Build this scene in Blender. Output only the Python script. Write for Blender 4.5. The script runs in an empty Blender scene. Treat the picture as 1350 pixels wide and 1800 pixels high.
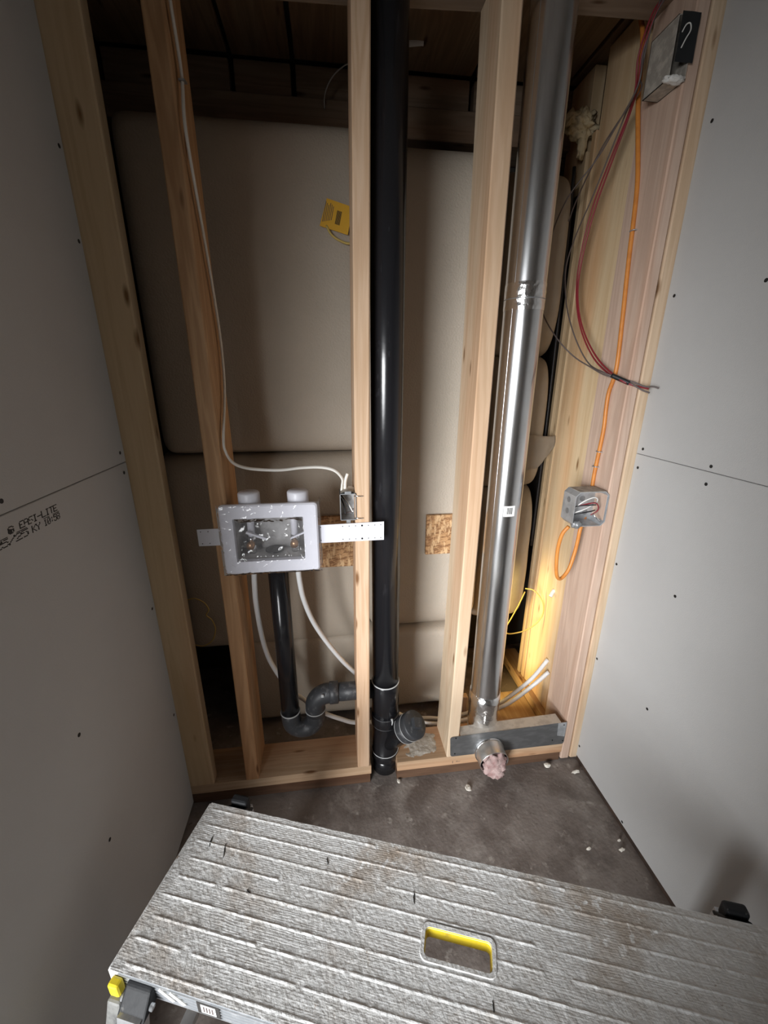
import bpy, bmesh, math, random
from mathutils import Vector, Matrix, noise
random.seed(7)
scene = bpy.context.scene
COL = scene.collection

# ------------------------------------------------------------------ camera
F_PX = 720.516
cam_d = bpy.data.cameras.new('camera')
cam_d.sensor_fit = 'VERTICAL'; cam_d.sensor_height = 24.0
cam_d.lens = F_PX / 1800.0 * 24.0
cam_d.clip_start = 0.01
cam = bpy.data.objects.new('camera', cam_d); COL.objects.link(cam)
cx = Vector((0.9915, -0.1289, 0.0031)); cdn = Vector((-0.0382, -0.3155, -0.9482)); cf = cx.cross(cdn).normalized()
cam.matrix_world = Matrix(((cx.x, -cdn.x, -cf.x, 0.0), (cx.y, -cdn.y, -cf.y, -1.08), (cx.z, -cdn.z, -cf.z, 1.385), (0, 0, 0, 1)))
scene.camera = cam

# ------------------------------------------------------------------ world, lights, exposure
w = bpy.data.worlds.new('world'); scene.world = w; w.use_nodes = True
w.node_tree.nodes['Background'].inputs[0].default_value = (1.0, 0.90, 0.80, 1)
w.node_tree.nodes['Background'].inputs[1].default_value = 0.06
vs = scene.view_settings
vs.view_transform = 'Standard'; vs.look = 'None'; vs.gamma = 1.0; vs.use_curve_mapping = False
vs.exposure = 0.0

def aim(o, target):
    o.rotation_euler = (Vector(target) - o.location).to_track_quat('-Z', 'Y').to_euler()
def area(name, loc, target, sx, sy, power, color, spread=180):
    d = bpy.data.lights.new(name, 'AREA'); d.shape = 'RECTANGLE'; d.size = sx; d.size_y = sy
    d.energy = power; d.color = color; d.spread = math.radians(spread)
    o = bpy.data.objects.new(name, d); COL.objects.link(o); o.location = loc; aim(o, target); return o
def spot(name, loc, target, power, color, angle, blend, radius):
    d = bpy.data.lights.new(name, 'SPOT'); d.energy = power; d.color = color
    d.spot_size = math.radians(angle); d.spot_blend = blend; d.shadow_soft_size = radius
    o = bpy.data.objects.new(name, d); COL.objects.link(o); o.location = loc; aim(o, target); return o
# daylight from the open doorway of the room, behind and to the left of the camera
area('doorway_light', (-1.14, -2.10, 1.00), (0.46, 0.0, 0.56), 0.85, 1.5, 19, (0.97, 0.985, 1.0), 58)
# warm utility lamp low in the wall cavity, behind the silver duct
area('cavity_lamp', (0.600, 0.29, 0.34), (0.85, 0.31, 0.32), 0.04, 0.60, 1.0, (1.0, 0.76, 0.30), 90)

# ------------------------------------------------------------------ materials
MATS = {}
def mat(name, col=(.5, .5, .5), rough=.6, metal=0.0, spec=.5, bump=None, var=None, trans=0.0, alpha=1.0, coat=0.0):
    """bump=(scale, strength, detail, (sx,sy,sz)); var=(scale, colour2, lo, hi, (sx,sy,sz)) mixes a second colour by noise"""
    m = bpy.data.materials.new(name); m.use_nodes = True; nt = m.node_tree; b = nt.nodes['Principled BSDF']
    b.inputs['Base Color'].default_value = (*col, 1); b.inputs['Roughness'].default_value = rough
    b.inputs['Metallic'].default_value = metal; b.inputs['Specular IOR Level'].default_value = spec
    b.inputs['Transmission Weight'].default_value = trans; b.inputs['Alpha'].default_value = alpha
    b.inputs['Coat Weight'].default_value = coat
    tc = nt.nodes.new('ShaderNodeTexCoord')
    last = None
    for v in (var or []):
        mp = nt.nodes.new('ShaderNodeMapping'); mp.inputs['Scale'].default_value = v[4] if len(v) > 4 else (1, 1, 1)
        nt.links.new(tc.outputs['Object'], mp.inputs[0])
        n = nt.nodes.new('ShaderNodeTexNoise'); n.inputs['Scale'].default_value = v[0]; n.inputs['Detail'].default_value = 6; n.inputs['Roughness'].default_value = .62
        nt.links.new(mp.outputs[0], n.inputs[0])
        r = nt.nodes.new('ShaderNodeValToRGB'); r.color_ramp.elements[0].position = v[2]; r.color_ramp.elements[1].position = v[3]
        r.color_ramp.elements[0].color = (0, 0, 0, 1); r.color_ramp.elements[1].color = (1, 1, 1, 1)
        nt.links.new(n.outputs[0], r.inputs[0])
        mx = nt.nodes.new('ShaderNodeMix'); mx.data_type = 'RGBA'
        nt.links.new(r.outputs[0], mx.inputs[0])
        if last: nt.links.new(last, mx.inputs[6])
        else: mx.inputs[6].default_value = (*col, 1)
        mx.inputs[7].default_value = (*v[1], 1)
        last = mx.outputs[2]
    if last: nt.links.new(last, b.inputs['Base Color'])
    prev = None
    for bp in (bump or []):
        mp = nt.nodes.new('ShaderNodeMapping'); mp.inputs['Scale'].default_value = bp[3] if len(bp) > 3 else (1, 1, 1)
        nt.links.new(tc.outputs['Object'], mp.inputs[0])
        n = nt.nodes.new('ShaderNodeTexNoise'); n.inputs['Scale'].default_value = bp[0]; n.inputs['Detail'].default_value = bp[2]
        nt.links.new(mp.outputs[0], n.inputs[0])
        bn = nt.nodes.new('ShaderNodeBump'); bn.inputs['Strength'].default_value = bp[1]; bn.inputs['Distance'].default_value = .004
        nt.links.new(n.outputs[0], bn.inputs['Height'])
        if prev: nt.links.new(prev, bn.inputs['Normal'])
        prev = bn.outputs[0]
    if prev: nt.links.new(prev, b.inputs['Normal'])
    MATS[name] = m
    return m

def wood(name, c1, c2, axis='Z', knot=True, grain=1.0):
    m = bpy.data.materials.new(name); m.use_nodes = True; nt = m.node_tree; L = nt.links; b = nt.nodes['Principled BSDF']
    b.inputs['Roughness'].default_value = .62; b.inputs['Specular IOR Level'].default_value = .3
    tc = nt.nodes.new('ShaderNodeTexCoord'); oi = nt.nodes.new('ShaderNodeObjectInfo')
    ad = nt.nodes.new('ShaderNodeVectorMath'); ad.operation = 'ADD'
    ml = nt.nodes.new('ShaderNodeMath'); ml.operation = 'MULTIPLY'; ml.inputs[1].default_value = 13.0
    L.new(oi.outputs['Random'], ml.inputs[0]); L.new(tc.outputs['Object'], ad.inputs[0]); L.new(ml.outputs[0], ad.inputs[1])
    s = {'X': (.6, 9, 9), 'Y': (9, .6, 9), 'Z': (9, 9, .6)}[axis]
    mp = nt.nodes.new('ShaderNodeMapping'); mp.inputs['Scale'].default_value = s; L.new(ad.outputs[0], mp.inputs[0])
    n1 = nt.nodes.new('ShaderNodeTexNoise'); n1.inputs['Scale'].default_value = 2.4; n1.inputs['Detail'].default_value = 3; n1.inputs['Distortion'].default_value = .6
    L.new(mp.outputs[0], n1.inputs[0])
    wv = nt.nodes.new('ShaderNodeMath'); wv.operation = 'MULTIPLY'; wv.inputs[1].default_value = 34.0 * grain
    L.new(n1.outputs[0], wv.inputs[0])
    sn = nt.nodes.new('ShaderNodeMath'); sn.operation = 'SINE'; L.new(wv.outputs[0], sn.inputs[0])
    r1 = nt.nodes.new('ShaderNodeMapRange'); r1.inputs[1].default_value = -1; r1.inputs[2].default_value = 1; r1.inputs[3].default_value = 0; r1.inputs[4].default_value = .55
    L.new(sn.outputs[0], r1.inputs[0])
    n2 = nt.nodes.new('ShaderNodeTexNoise'); n2.inputs['Scale'].default_value = 16; n2.inputs['Detail'].default_value = 5
    L.new(mp.outputs[0], n2.inputs[0])
    av = nt.nodes.new('ShaderNodeMath'); av.operation = 'MULTIPLY_ADD'; av.inputs[1].default_value = .5
    L.new(n2.outputs[0], av.inputs[0]); L.new(r1.outputs[0], av.inputs[2])
    sh = nt.nodes.new('ShaderNodeMath'); sh.operation = 'SUBTRACT'; sh.inputs[1].default_value = .12; sh.use_clamp = True; L.new(av.outputs[0], sh.inputs[0])
    mx = nt.nodes.new('ShaderNodeMix'); mx.data_type = 'RGBA'; mx.inputs[6].default_value = (*c1, 1); mx.inputs[7].default_value = (*c2, 1)
    L.new(sh.outputs[0], mx.inputs[0]); out = mx.outputs[2]
    # broad pinkish heartwood drift
    n3 = nt.nodes.new('ShaderNodeTexNoise'); n3.inputs['Scale'].default_value = .8; n3.inputs['Detail'].default_value = 2; L.new(mp.outputs[0], n3.inputs[0])
    rr = nt.nodes.new('ShaderNodeValToRGB'); rr.color_ramp.elements[0].position = .48; rr.color_ramp.elements[1].position = .66
    L.new(n3.outputs[0], rr.inputs[0])
    m3 = nt.nodes.new('ShaderNodeMix'); m3.data_type = 'RGBA'; m3.blend_type = 'MULTIPLY'; m3.inputs[7].default_value = (.92, .78, .70, 1)
    L.new(rr.outputs[0], m3.inputs[0]); L.new(out, m3.inputs[6]); out = m3.outputs[2]
    if knot:
        ks = {'X': (2.2, 8, 8), 'Y': (8, 2.2, 8), 'Z': (8, 8, 2.2)}[axis]
        mk = nt.nodes.new('ShaderNodeMapping'); mk.inputs['Scale'].default_value = ks; L.new(ad.outputs[0], mk.inputs[0])
        nd = nt.nodes.new('ShaderNodeTexNoise'); nd.inputs['Scale'].default_value = 3; L.new(mk.outputs[0], nd.inputs[0])
        mvd = nt.nodes.new('ShaderNodeMix'); mvd.data_type = 'VECTOR'; mvd.inputs[0].default_value = .05
        L.new(mk.outputs[0], mvd.inputs[4]); L.new(nd.outputs['Color'], mvd.inputs[5])
        vo = nt.nodes.new('ShaderNodeTexVoronoi'); vo.inputs['Scale'].default_value = 2.3; L.new(mvd.outputs[1], vo.inputs[0])
        rk = nt.nodes.new('ShaderNodeValToRGB'); rk.color_ramp.elements[0].position = .05; rk.color_ramp.elements[1].position = .14
        rk.color_ramp.elements[0].color = (1, 1, 1, 1); rk.color_ramp.elements[1].color = (0, 0, 0, 1); L.new(vo.outputs['Distance'], rk.inputs[0])
        m4 = nt.nodes.new('ShaderNodeMix'); m4.data_type = 'RGBA'; m4.inputs[7].default_value = (c2[0] * .40, c2[1] * .30, c2[2] * .22, 1)
        L.new(rk.outputs[0], m4.inputs[0]); L.new(out, m4.inputs[6]); out = m4.outputs[2]
    L.new(out, b.inputs['Base Color'])
    bn = nt.nodes.new('ShaderNodeBump'); bn.inputs['Strength'].default_value = .25; bn.inputs['Distance'].default_value = .002
    L.new(n2.outputs[0], bn.inputs['Height']); L.new(bn.outputs[0], b.inputs['Normal'])
    MATS[name] = m; return m

wood('pine', (.67, .48, .33), (.52, .335, .20))
wood('pine_orange', (.60, .37, .20), (.40, .22, .105))
wood('pine_yellow', (.70, .53, .33), (.57, .40, .22), grain=.6)
wood('pine_tan', (.74, .57, .36), (.62, .44, .25), grain=.7)
wood('pine_pale', (.70, .555, .40), (.57, .42, .275))
wood('pine_pink', (.64, .48, .38), (.50, .35, .27), knot=False)
wood('pine_x', (.60, .43, .285), (.46, .30, .18), axis='X')
wood('pine_y', (.64, .46, .27), (.48, .30, .16), axis='Y')
wood('treated_x', (.15, .085, .052), (.095, .052, .032), axis='X', knot=False)
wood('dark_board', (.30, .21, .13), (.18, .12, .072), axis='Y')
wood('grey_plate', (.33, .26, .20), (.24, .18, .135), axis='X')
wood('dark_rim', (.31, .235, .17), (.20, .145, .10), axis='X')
mat('osb', (.52, .30, .14), .75, var=[(60, (.25, .12, .05), .45, .55, (1, 1, 3)), (38, (.66, .44, .24), .52, .60, (2, 1, .6))], bump=[(60, .5, 4)])
mat('drywall_paper', (.54, .54, .535), .85, spec=.25, var=[(3, (.51, .51, .505), .35, .7)], bump=[(350, .10, 3)])
mat('gypsum', (.72, .71, .68), .9, bump=[(120, .5, 4)])
mat('concrete', (.245, .212, .192), .62, spec=.4, bump=[(14, .45, 8), (90, .35, 5)],
    var=[(5.5, (.15, .124, .110), .46, .62), (7, (.37, .335, .305), .54, .72), (26, (.42, .385, .35), .60, .72), (55, (.10, .08, .065), .62, .75)])
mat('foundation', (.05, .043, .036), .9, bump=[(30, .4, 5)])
mat('blanket', (.485, .42, .345), .60, spec=.35, var=[(2.5, (.44, .385, .315), .4, .65)], bump=[(170, .38, 3), (16, .25, 4)])
mat('bag_face', (.44, .395, .335), .55, spec=.35, var=[(4, (.36, .315, .26), .42, .65)], bump=[(60, .3, 4)])
mat('abs_black', (.012, .012, .014), .20, spec=.55, bump=[(70, .035, 4)], var=[(40, (.035, .035, .04), .62, .74, (1, 1, .25))])
mat('abs_grey', (.045, .047, .052), .45, var=[(50, (.16, .16, .16), .55, .75)], bump=[(80, .15, 3)])
mat('glue_white', (.55, .56, .56), .5)
mat('galv', (.58, .60, .62), .36, metal=.6, var=[(30, (.42, .44, .46), .40, .62)], bump=[(60, .06, 3)])
mat('galv_dull', (.30, .31, .32), .5, metal=.7, var=[(35, (.42, .42, .42), .5, .65)], bump=[(80, .12, 3)])
mat('muddy_metal', (.36, .33, .29), .7, metal=.15, var=[(45, (.52, .48, .42), .45, .6)], bump=[(70, .35, 4)])
mat('nail_plate', (.21, .215, .22), .48, metal=.75, var=[(18, (.27, .275, .28), .45, .65, (1, 1, 3))])
mat('duct_metal', (.80, .81, .82), .20, metal=1.0, var=[(9, (.66, .66, .66), .45, .62, (3, 3, .35))], bump=[(18, .035, 3, (4, 4, .3))])
mat('foil_tape', (.85, .85, .85), .16, metal=1.0, bump=[(60, .75, 4)])
mat('duct_end', (.62, .60, .58), .35, metal=.9, var=[(25, (.72, .68, .62), .5, .62)], bump=[(50, .25, 4)])
mat('fibreglass', (.52, .38, .36), .95, var=[(30, (.34, .20, .19), .45, .62)], bump=[(90, .9, 6)])
mat('white_plastic', (.80, .80, .86), .38, spec=.5)
mat('white_metal', (.78, .78, .84), .45)
mat('box_inside', (.60, .59, .58), .5, var=[(20, (.34, .33, .32), .4, .6)])
mat('brass', (.62, .36, .20), .35, metal=.9)
mat('chrome', (.8, .8, .8), .2, metal=1.0)
mat('pex', (.76, .76, .76), .38)
mat('romex', (.80, .77, .71), .45)
mat('orange_jacket', (.64, .24, .045), .42, var=[(35, (.52, .18, .035), .45, .7)])
mat('red_wire', (.24, .022, .032), .40)
mat('grey_wire', (.12, .095, .09), .5)
mat('black_wire', (.015, .015, .018), .4)
mat('white_wire', (.75, .74, .71), .4)
mat('black_tape', (.012, .014, .016), .45, bump=[(40, .3, 3)])
mat('dark_hole', (.008, .007, .006), .9)
mat('screw_black', (.010, .010, .010), .6)
mat('foam_cream', (.72, .61, .40), .85, var=[(40, (.50, .38, .20), .5, .65)], bump=[(60, .8, 5)])
mat('paper_tape', (.62, .57, .50), .7, bump=[(35, .5, 4)])
mat('yellow_card', (.80, .44, .03), .6)
mat('ink', (.03, .027, .025), .8)
mat('ink_faint', (.16, .12, .09), .8)
mat('yellow_cord', (.62, .46, .13), .6)
mat('paper_white', (.82, .82, .80), .6)
mat('deck_alu', (.66, .66, .65), .62, metal=.04, spec=.35,
    var=[(22, (.60, .59, .57), .45, .62), (6, (.40, .335, .275), .50, .68), (60, (.76, .76, .75), .55, .64), (150, (.33, .28, .23), .64, .72), (45, (.36, .30, .25), .68, .75)],
    bump=[(190, .45, 5), (45, .2, 5)])
mat('rail_alu', (.62, .64, .66), .32, metal=.7, var=[(30, (.78, .79, .80), .52, .66)], bump=[(60, .15, 3)])
mat('plastic_black', (.016, .017, .019), .6, spec=.3, var=[(60, (.16, .155, .145), .62, .72)], bump=[(60, .25, 4)])
mat('plastic_grey', (.20, .20, .19), .55, var=[(40, (.08, .08, .08), .45, .65)])
mat('yellow_paint', (.80, .62, .03), .45, var=[(30, (.55, .40, .05), .6, .75)])
mat('plaster_dust', (.50, .45, .385), .95, var=[(40, (.62, .58, .52), .45, .6)], bump=[(90, .6, 5)])
mat('dusty_flange', (.60, .56, .50), .6, metal=.3, var=[(30, (.48, .44, .39), .45, .6)])
mat('sill_dark', (.060, .036, .025), .8, var=[(20, (.035, .022, .016), .4, .6)])  # shade of the gap under the right drywall, painted as dark brown
mat('chip', (.78, .74, .66), .85)
mat('film', (.95, .95, .98), .06, trans=1.0, spec=.7)
def film_nodes():
    nt = MATS['film'].node_tree; out = [n for n in nt.nodes if n.type == 'OUTPUT_MATERIAL'][0]
    tr = nt.nodes.new('ShaderNodeBsdfTransparent'); tr.inputs[0].default_value = (.97, .97, .98, 1)
    gl = nt.nodes.new('ShaderNodeBsdfGlossy'); gl.inputs['Roughness'].default_value = .06; gl.inputs[0].default_value = (1, 1, 1, 1)
    df = nt.nodes.new('ShaderNodeBsdfDiffuse'); df.inputs[0].default_value = (.85, .85, .87, 1)
    tl = nt.nodes.new('ShaderNodeBsdfTranslucent'); tl.inputs[0].default_value = (.85, .85, .87, 1)
    m0 = nt.nodes.new('ShaderNodeMixShader'); m0.inputs[0].default_value = .5; nt.links.new(df.outputs[0], m0.inputs[1]); nt.links.new(tl.outputs[0], m0.inputs[2])
    m1 = nt.nodes.new('ShaderNodeMixShader'); m1.inputs[0].default_value = .10; nt.links.new(tr.outputs[0], m1.inputs[1]); nt.links.new(m0.outputs[0], m1.inputs[2])
    fr = nt.nodes.new('ShaderNodeFresnel'); fr.inputs[0].default_value = 1.45
    mx = nt.nodes.new('ShaderNodeMixShader'); nt.links.new(fr.outputs[0], mx.inputs[0]); nt.links.new(m1.outputs[0], mx.inputs[1]); nt.links.new(gl.outputs[0], mx.inputs[2])
    nt.links.new(mx.outputs[0], out.inputs[0])
film_nodes()

# deck: the fine ribbing of the tread, along its long side
# ------------------------------------------------------------------ helpers
def wloc(o):
    v = Vector((0, 0, 0))
    while o: v += o.location; o = o.parent
    return v
def link(name, me, m, parent=None, smooth=False):
    o = bpy.data.objects.new(name, me); COL.objects.link(o)
    if m: me.materials.append(MATS[m])
    if smooth:
        for p in me.polygons: p.use_smooth = True
    if parent:
        o.parent = parent; o.location = -wloc(parent)
    return o
def obj(name, bm, m, parent=None, smooth=False):
    bmesh.ops.recalc_face_normals(bm, faces=bm.faces)
    me = bpy.data.meshes.new(name); bm.to_mesh(me); bm.free()
    return link(name, me, m, parent, smooth)
def tag(o, label, cat, group=None, kind=None):
    if label: o['label'] = label
    if cat: o['category'] = cat
    if group: o['group'] = group
    if kind: o['kind'] = kind
    return o
def thing(name, label, cat, loc, group=None):
    o = bpy.data.objects.new(name, None); COL.objects.link(o); o.location = loc; o.empty_display_size = .05
    return tag(o, label, cat, group)
def settle(o):
    """put the origin of a one-mesh thing at its base"""
    me = o.data; xs = [v.co for v in me.vertices]
    c = Vector(((min(v.x for v in xs) + max(v.x for v in xs)) / 2, (min(v.y for v in xs) + max(v.y for v in xs)) / 2, min(v.z for v in xs)))
    me.transform(Matrix.Translation(-c)); o.location = o.location + c
    return o
def NB(): return bmesh.new()
def box(bm, x0, x1, y0, y1, z0, z1, bev=0.0, seg=2):
    vs_ = [bm.verts.new(p) for p in ((x0, y0, z0), (x1, y0, z0), (x1, y1, z0), (x0, y1, z0), (x0, y0, z1), (x1, y0, z1), (x1, y1, z1), (x0, y1, z1))]
    fs = [bm.faces.new([vs_[i] for i in f]) for f in ((0, 3, 2, 1), (4, 5, 6, 7), (0, 1, 5, 4), (1, 2, 6, 5), (2, 3, 7, 6), (3, 0, 4, 7))]
    if bev:
        es = list({e for f in fs for e in f.edges})
        bmesh.ops.bevel(bm, geom=es, offset=bev, segments=seg, affect='EDGES', profile=.5)
    return bm
def hexa(bm, bot, top, bev=0.0):
    """bot, top: four (x,y,z) corners each, same winding"""
    vb = [bm.verts.new(p) for p in bot]; vt = [bm.verts.new(p) for p in top]
    fs = [bm.faces.new(vb[::-1]), bm.faces.new(vt)]
    for i in range(4): fs.append(bm.faces.new((vb[i], vb[(i + 1) % 4], vt[(i + 1) % 4], vt[i])))
    if bev: bmesh.ops.bevel(bm, geom=list({e for f in fs for e in f.edges}), offset=bev, segments=2, affect='EDGES', profile=.5)
    return bm
def crom(pts, n=6):
    P = [Vector(p) for p in pts]
    if len(P) < 3: return P
    Q = [2 * P[0] - P[1]] + P + [2 * P[-1] - P[-2]]; out = []
    for i in range(1, len(Q) - 2):
        a, b, c, d = Q[i - 1], Q[i], Q[i + 1], Q[i + 2]
        for k in range(n):
            t = k / n
            out.append(.5 * ((2 * b) + (c - a) * t + (2 * a - 5 * b + 4 * c - d) * t * t + (-a + 3 * b - 3 * c + d) * t ** 3))
    out.append(P[-1]); return out
def tube(bm, pts, r, seg=8, n=6, flat=1.0, smooth=True, caps=True):
    P = crom(pts, n) if smooth else [Vector(p) for p in pts]
    rr = r if callable(r) else (lambda t: r)
    t0 = (P[1] - P[0]).normalized(); up = Vector((0, 0, 1)) if abs(t0.z) < .9 else Vector((0, 1, 0))
    nrm = (up - t0 * up.dot(t0)).normalized(); rings = []
    for i, p in enumerate(P):
        t = (P[min(i + 1, len(P) - 1)] - P[max(i - 1, 0)]).normalized()
        nrm = (nrm - t * nrm.dot(t)).normalized(); bi = t.cross(nrm)
        R_ = rr(i / (len(P) - 1))
        rings.append([bm.verts.new(p + (nrm * math.cos(a) + bi * math.sin(a) * flat) * R_) for a in (2 * math.pi * k / seg for k in range(seg))])
    for a, b in zip(rings, rings[1:]):
        for k in range(seg): bm.faces.new((a[k], a[(k + 1) % seg], b[(k + 1) % seg], b[k]))
    if caps: bm.faces.new(rings[0][::-1]); bm.faces.new(rings[-1])
    return bm
def cyl(bm, p0, p1, r0, r1=None, seg=32, caps=True):
    r1 = r0 if r1 is None else r1
    return tube(bm, [p0, p1], lambda t: r0 + (r1 - r0) * t, seg, smooth=False, caps=caps)
def lathe(bm, base, axis, prof, seg=32, cap0=True, cap1=True):
    """prof: list of (distance along axis, radius)"""
    a = Vector(axis).normalized(); up = Vector((0, 0, 1)) if abs(a.z) < .9 else Vector((0, 1, 0))
    n = (up - a * up.dot(a)).normalized(); b = a.cross(n); base = Vector(base)
    rings = [[bm.verts.new(base + a * d + (n * math.cos(t) + b * math.sin(t)) * r) for t in (2 * math.pi * k / seg for k in range(seg))] for d, r in prof]
    for p, q in zip(rings, rings[1:]):
        for k in range(seg): bm.faces.new((p[k], p[(k + 1) % seg], q[(k + 1) % seg], q[k]))
    if cap0: bm.faces.new(rings[0][::-1])
    if cap1: bm.faces.new(rings[-1])
    return bm
def ring(bm, c, axis, R_, r, seg=40, s2=8):
    a = Vector(axis).normalized(); up = Vector((0, 0, 1)) if abs(a.z) < .9 else Vector((0, 1, 0))
    n = (up - a * up.dot(a)).normalized(); b = a.cross(n); c = Vector(c); rs = []
    for k in range(seg):
        t = 2 * math.pi * k / seg; d = n * math.cos(t) + b * math.sin(t)
        rs.append([bm.verts.new(c + d * (R_ + r * math.cos(q)) + a * r * math.sin(q)) for q in (2 * math.pi * j / s2 for j in range(s2))])
    for k in range(seg):
        p, q = rs[k], rs[(k + 1) % seg]
        for j in range(s2): bm.faces.new((p[j], p[(j + 1) % s2], q[(j + 1) % s2], q[j]))
    return bm
def fb(x, y, z): return noise.noise(Vector((x, y, z)))
def blob(bm, c, rx, ry, rz, amp=.25, freq=3.0, sub=3, seed=0):
    res = bmesh.ops.create_icosphere(bm, subdivisions=sub, radius=1.0)
    for v in res['verts']:
        d = v.co.copy(); k = 1 + amp * fb(d.x * freq + seed, d.y * freq, d.z * freq) + amp * .5 * fb(d.x * freq * 2.3, d.y * freq * 2.3 + seed, d.z * freq * 2.3)
        v.co = Vector((c[0] + d.x * rx * k, c[1] + d.y * ry * k, c[2] + d.z * rz * k))
    return bm
# ================================================================== SETTING
# floor ------------------------------------------------------------
bm = NB(); nx, ny = 110, 170; g = []
for i in range(nx + 1):
    row = []
    for j in range(ny + 1):
        x = -1.0 + 2.2 * i / nx; y = -2.4 + 3.2 * j / ny
        z = -.002 + .0022 * fb(x * 9, y * 9, 1) + .0014 * fb(x * 28, y * 28, 5)
        row.append(bm.verts.new((x, y, min(z, .0006))))
    g.append(row)
for i in range(nx):
    for j in range(ny): bm.faces.new((g[i][j], g[i + 1][j], g[i + 1][j + 1], g[i][j + 1]))
tag(obj('floor', bm, 'concrete', smooth=True), None, None, kind='structure')

# side walls: two drywall sheets each ---------------------------------
def screw(parent, x, y, z, nx_):
    bm = NB(); s = .0006
    lathe(bm, (x + nx_ * .0008, y, z), (-nx_, 0, 0), [(0, .0042), (.0006, .0040), (.0012, .0014)], 10)
    obj('screw', bm, 'screw_black', parent)
def drywall(side, xf, xb, zs, nrm, screws, y0):
    root = bpy.data.objects.new('wall_' + side, None); COL.objects.link(root); root.location = (xb, 0, 0); root['kind'] = 'structure'
    for z0, z1 in zs:
        bm = NB(); ya, yb = y0, -.001
        n = 40
        box(bm, min(xf, xb), max(xf, xb), ya, yb, z0, z1, .0012, 1)
        s = obj('drywall_sheet', bm, 'drywall_paper', root)
        for (y, z) in screws:
            if z0 < z < z1: screw(s, xf, y, z, nrm)
    return root
SL = [(-.017, 1.808), (-.015, 1.647), (-.022, 1.204), (-.022, 1.155), (-.407, 1.199), (-.408, 1.149), (-.019, .771), (-.393, .721), (-.395, .432), (-.018, .40), (-.396, 1.80)]
SR = [(-.03, 1.929), (-.024, 1.577), (-.259, 1.567), (-.024, 1.187), (-.019, 1.132), (-.245, 1.184), (-.244, 1.141), (-.012, .821), (-.239, .837), (-.010, .462), (-.243, .47), (-.010, .071), (-.258, .03)]
wl = drywall('left', -.505, -.518, [(.012, 1.1775), (1.1790, 2.42)], 1, SL, -.72)
wr = drywall('right', .880, .893, [(.020, 1.1700), (1.1712, 2.42)], -1, SR, -1.7)
sheet = wl.children[0]
DOT = {'2': '01110 10001 00001 00110 01000 10000 11111', '5': '11111 10000 11110 00001 00001 10001 01110', '/': '00001 00001 00010 00100 01000 10000 10000', 'K': '10001 10010 10100 11000 10100 10010 10001',
       'Y': '10001 10001 01010 00100 00100 00100 00100', '1': '00100 01100 00100 00100 00100 00100 01110', '0': '01110 10001 10011 10101 11001 10001 01110', ':': '00000 00100 00100 00000 00100 00100 00000',
       '8': '01110 10001 10001 01110 10001 10001 01110', 'E': '11111 10000 10000 11110 10000 10000 11111', 'A': '01110 10001 10001 11111 10001 10001 10001', 'S': '01111 10000 10000 01110 00001 00001 11110',
       'I': '01110 00100 00100 00100 00100 00100 01110', '-': '00000 00000 00000 11111 00000 00000 00000', 'L': '10000 10000 10000 10000 10000 10000 11111', 'T': '11111 00100 00100 00100 00100 00100 00100', 'G': '01110 10001 10000 10011 10001 10001 01110'}
def dot_print(words, h, sh=.10):
    """ink jet lettering of small square dots on the left sheet; words: (text, y start, y end, z base)"""
    bm = NB(); rg = random.Random(5)
    for wd, ya, yb, zb in words:
        step = (yb - ya) / len(wd); cw = step * .80
        for c, ch in enumerate(wd):
            for r, row in enumerate(DOT[ch].split()):
                for k, bit in enumerate(row):
                    if bit == '1' and rg.random() > .03:
                        y = ya + step * c + cw * k / 4 + sh * h * (6 - r) / 6; z = zb + h * (6 - r) / 6
                        box(bm, -.5052, -.5046, y - cw / 8, y + cw / 8, z - h / 13.5, z + h / 13.5)
    obj('printed_text', bm, 'ink', sheet)
dot_print([('G', -.411, -.398, 1.1455), ('EASI-LITE', -.386, -.288, 1.1462)], .0105)
dot_print([('25/25', -.446, -.370, 1.1300), ('KY', -.362, -.340, 1.1300), ('10:58', -.331, -.286, 1.1300)], .0105)
bm = NB()
for y0_, y1_ in ((-.445, -.416), (-.396, -.372), (-.330, -.314), (-.304, -.286)): box(bm, -.5050, -.5044, y0_, y1_, 1.1424, 1.1433)
obj('printed_text', bm, 'ink', sheet)

# closing shell around the cavity, gap shade strip, added light blocker ------------------------------------
def struct(name, b, m): return tag(obj(name, b, m), None, None, kind='structure')
struct('baseboard_right', box(NB(), .8825, .935, -1.7, -.002, .0, .0185), 'sill_dark')  # dark strip standing in for the shade in the gap below the sheet
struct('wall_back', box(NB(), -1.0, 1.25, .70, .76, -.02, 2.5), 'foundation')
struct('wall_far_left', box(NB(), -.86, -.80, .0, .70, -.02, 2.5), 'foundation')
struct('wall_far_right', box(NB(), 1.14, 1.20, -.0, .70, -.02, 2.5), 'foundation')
struct('wall_return', box(NB(), -1.9, -.5185, -.72, -.63, .0, 2.44), 'drywall_paper')
struct('wall_front', box(NB(), -.20, .90, -1.46, -1.36, .0, 2.44), 'drywall_paper')  # added out of view, blocks doorway light from platform end and right drywall
struct('ceiling', box(NB(), -2.0, 1.3, -2.4, .76, 2.44, 2.50), 'drywall_paper')
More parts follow.
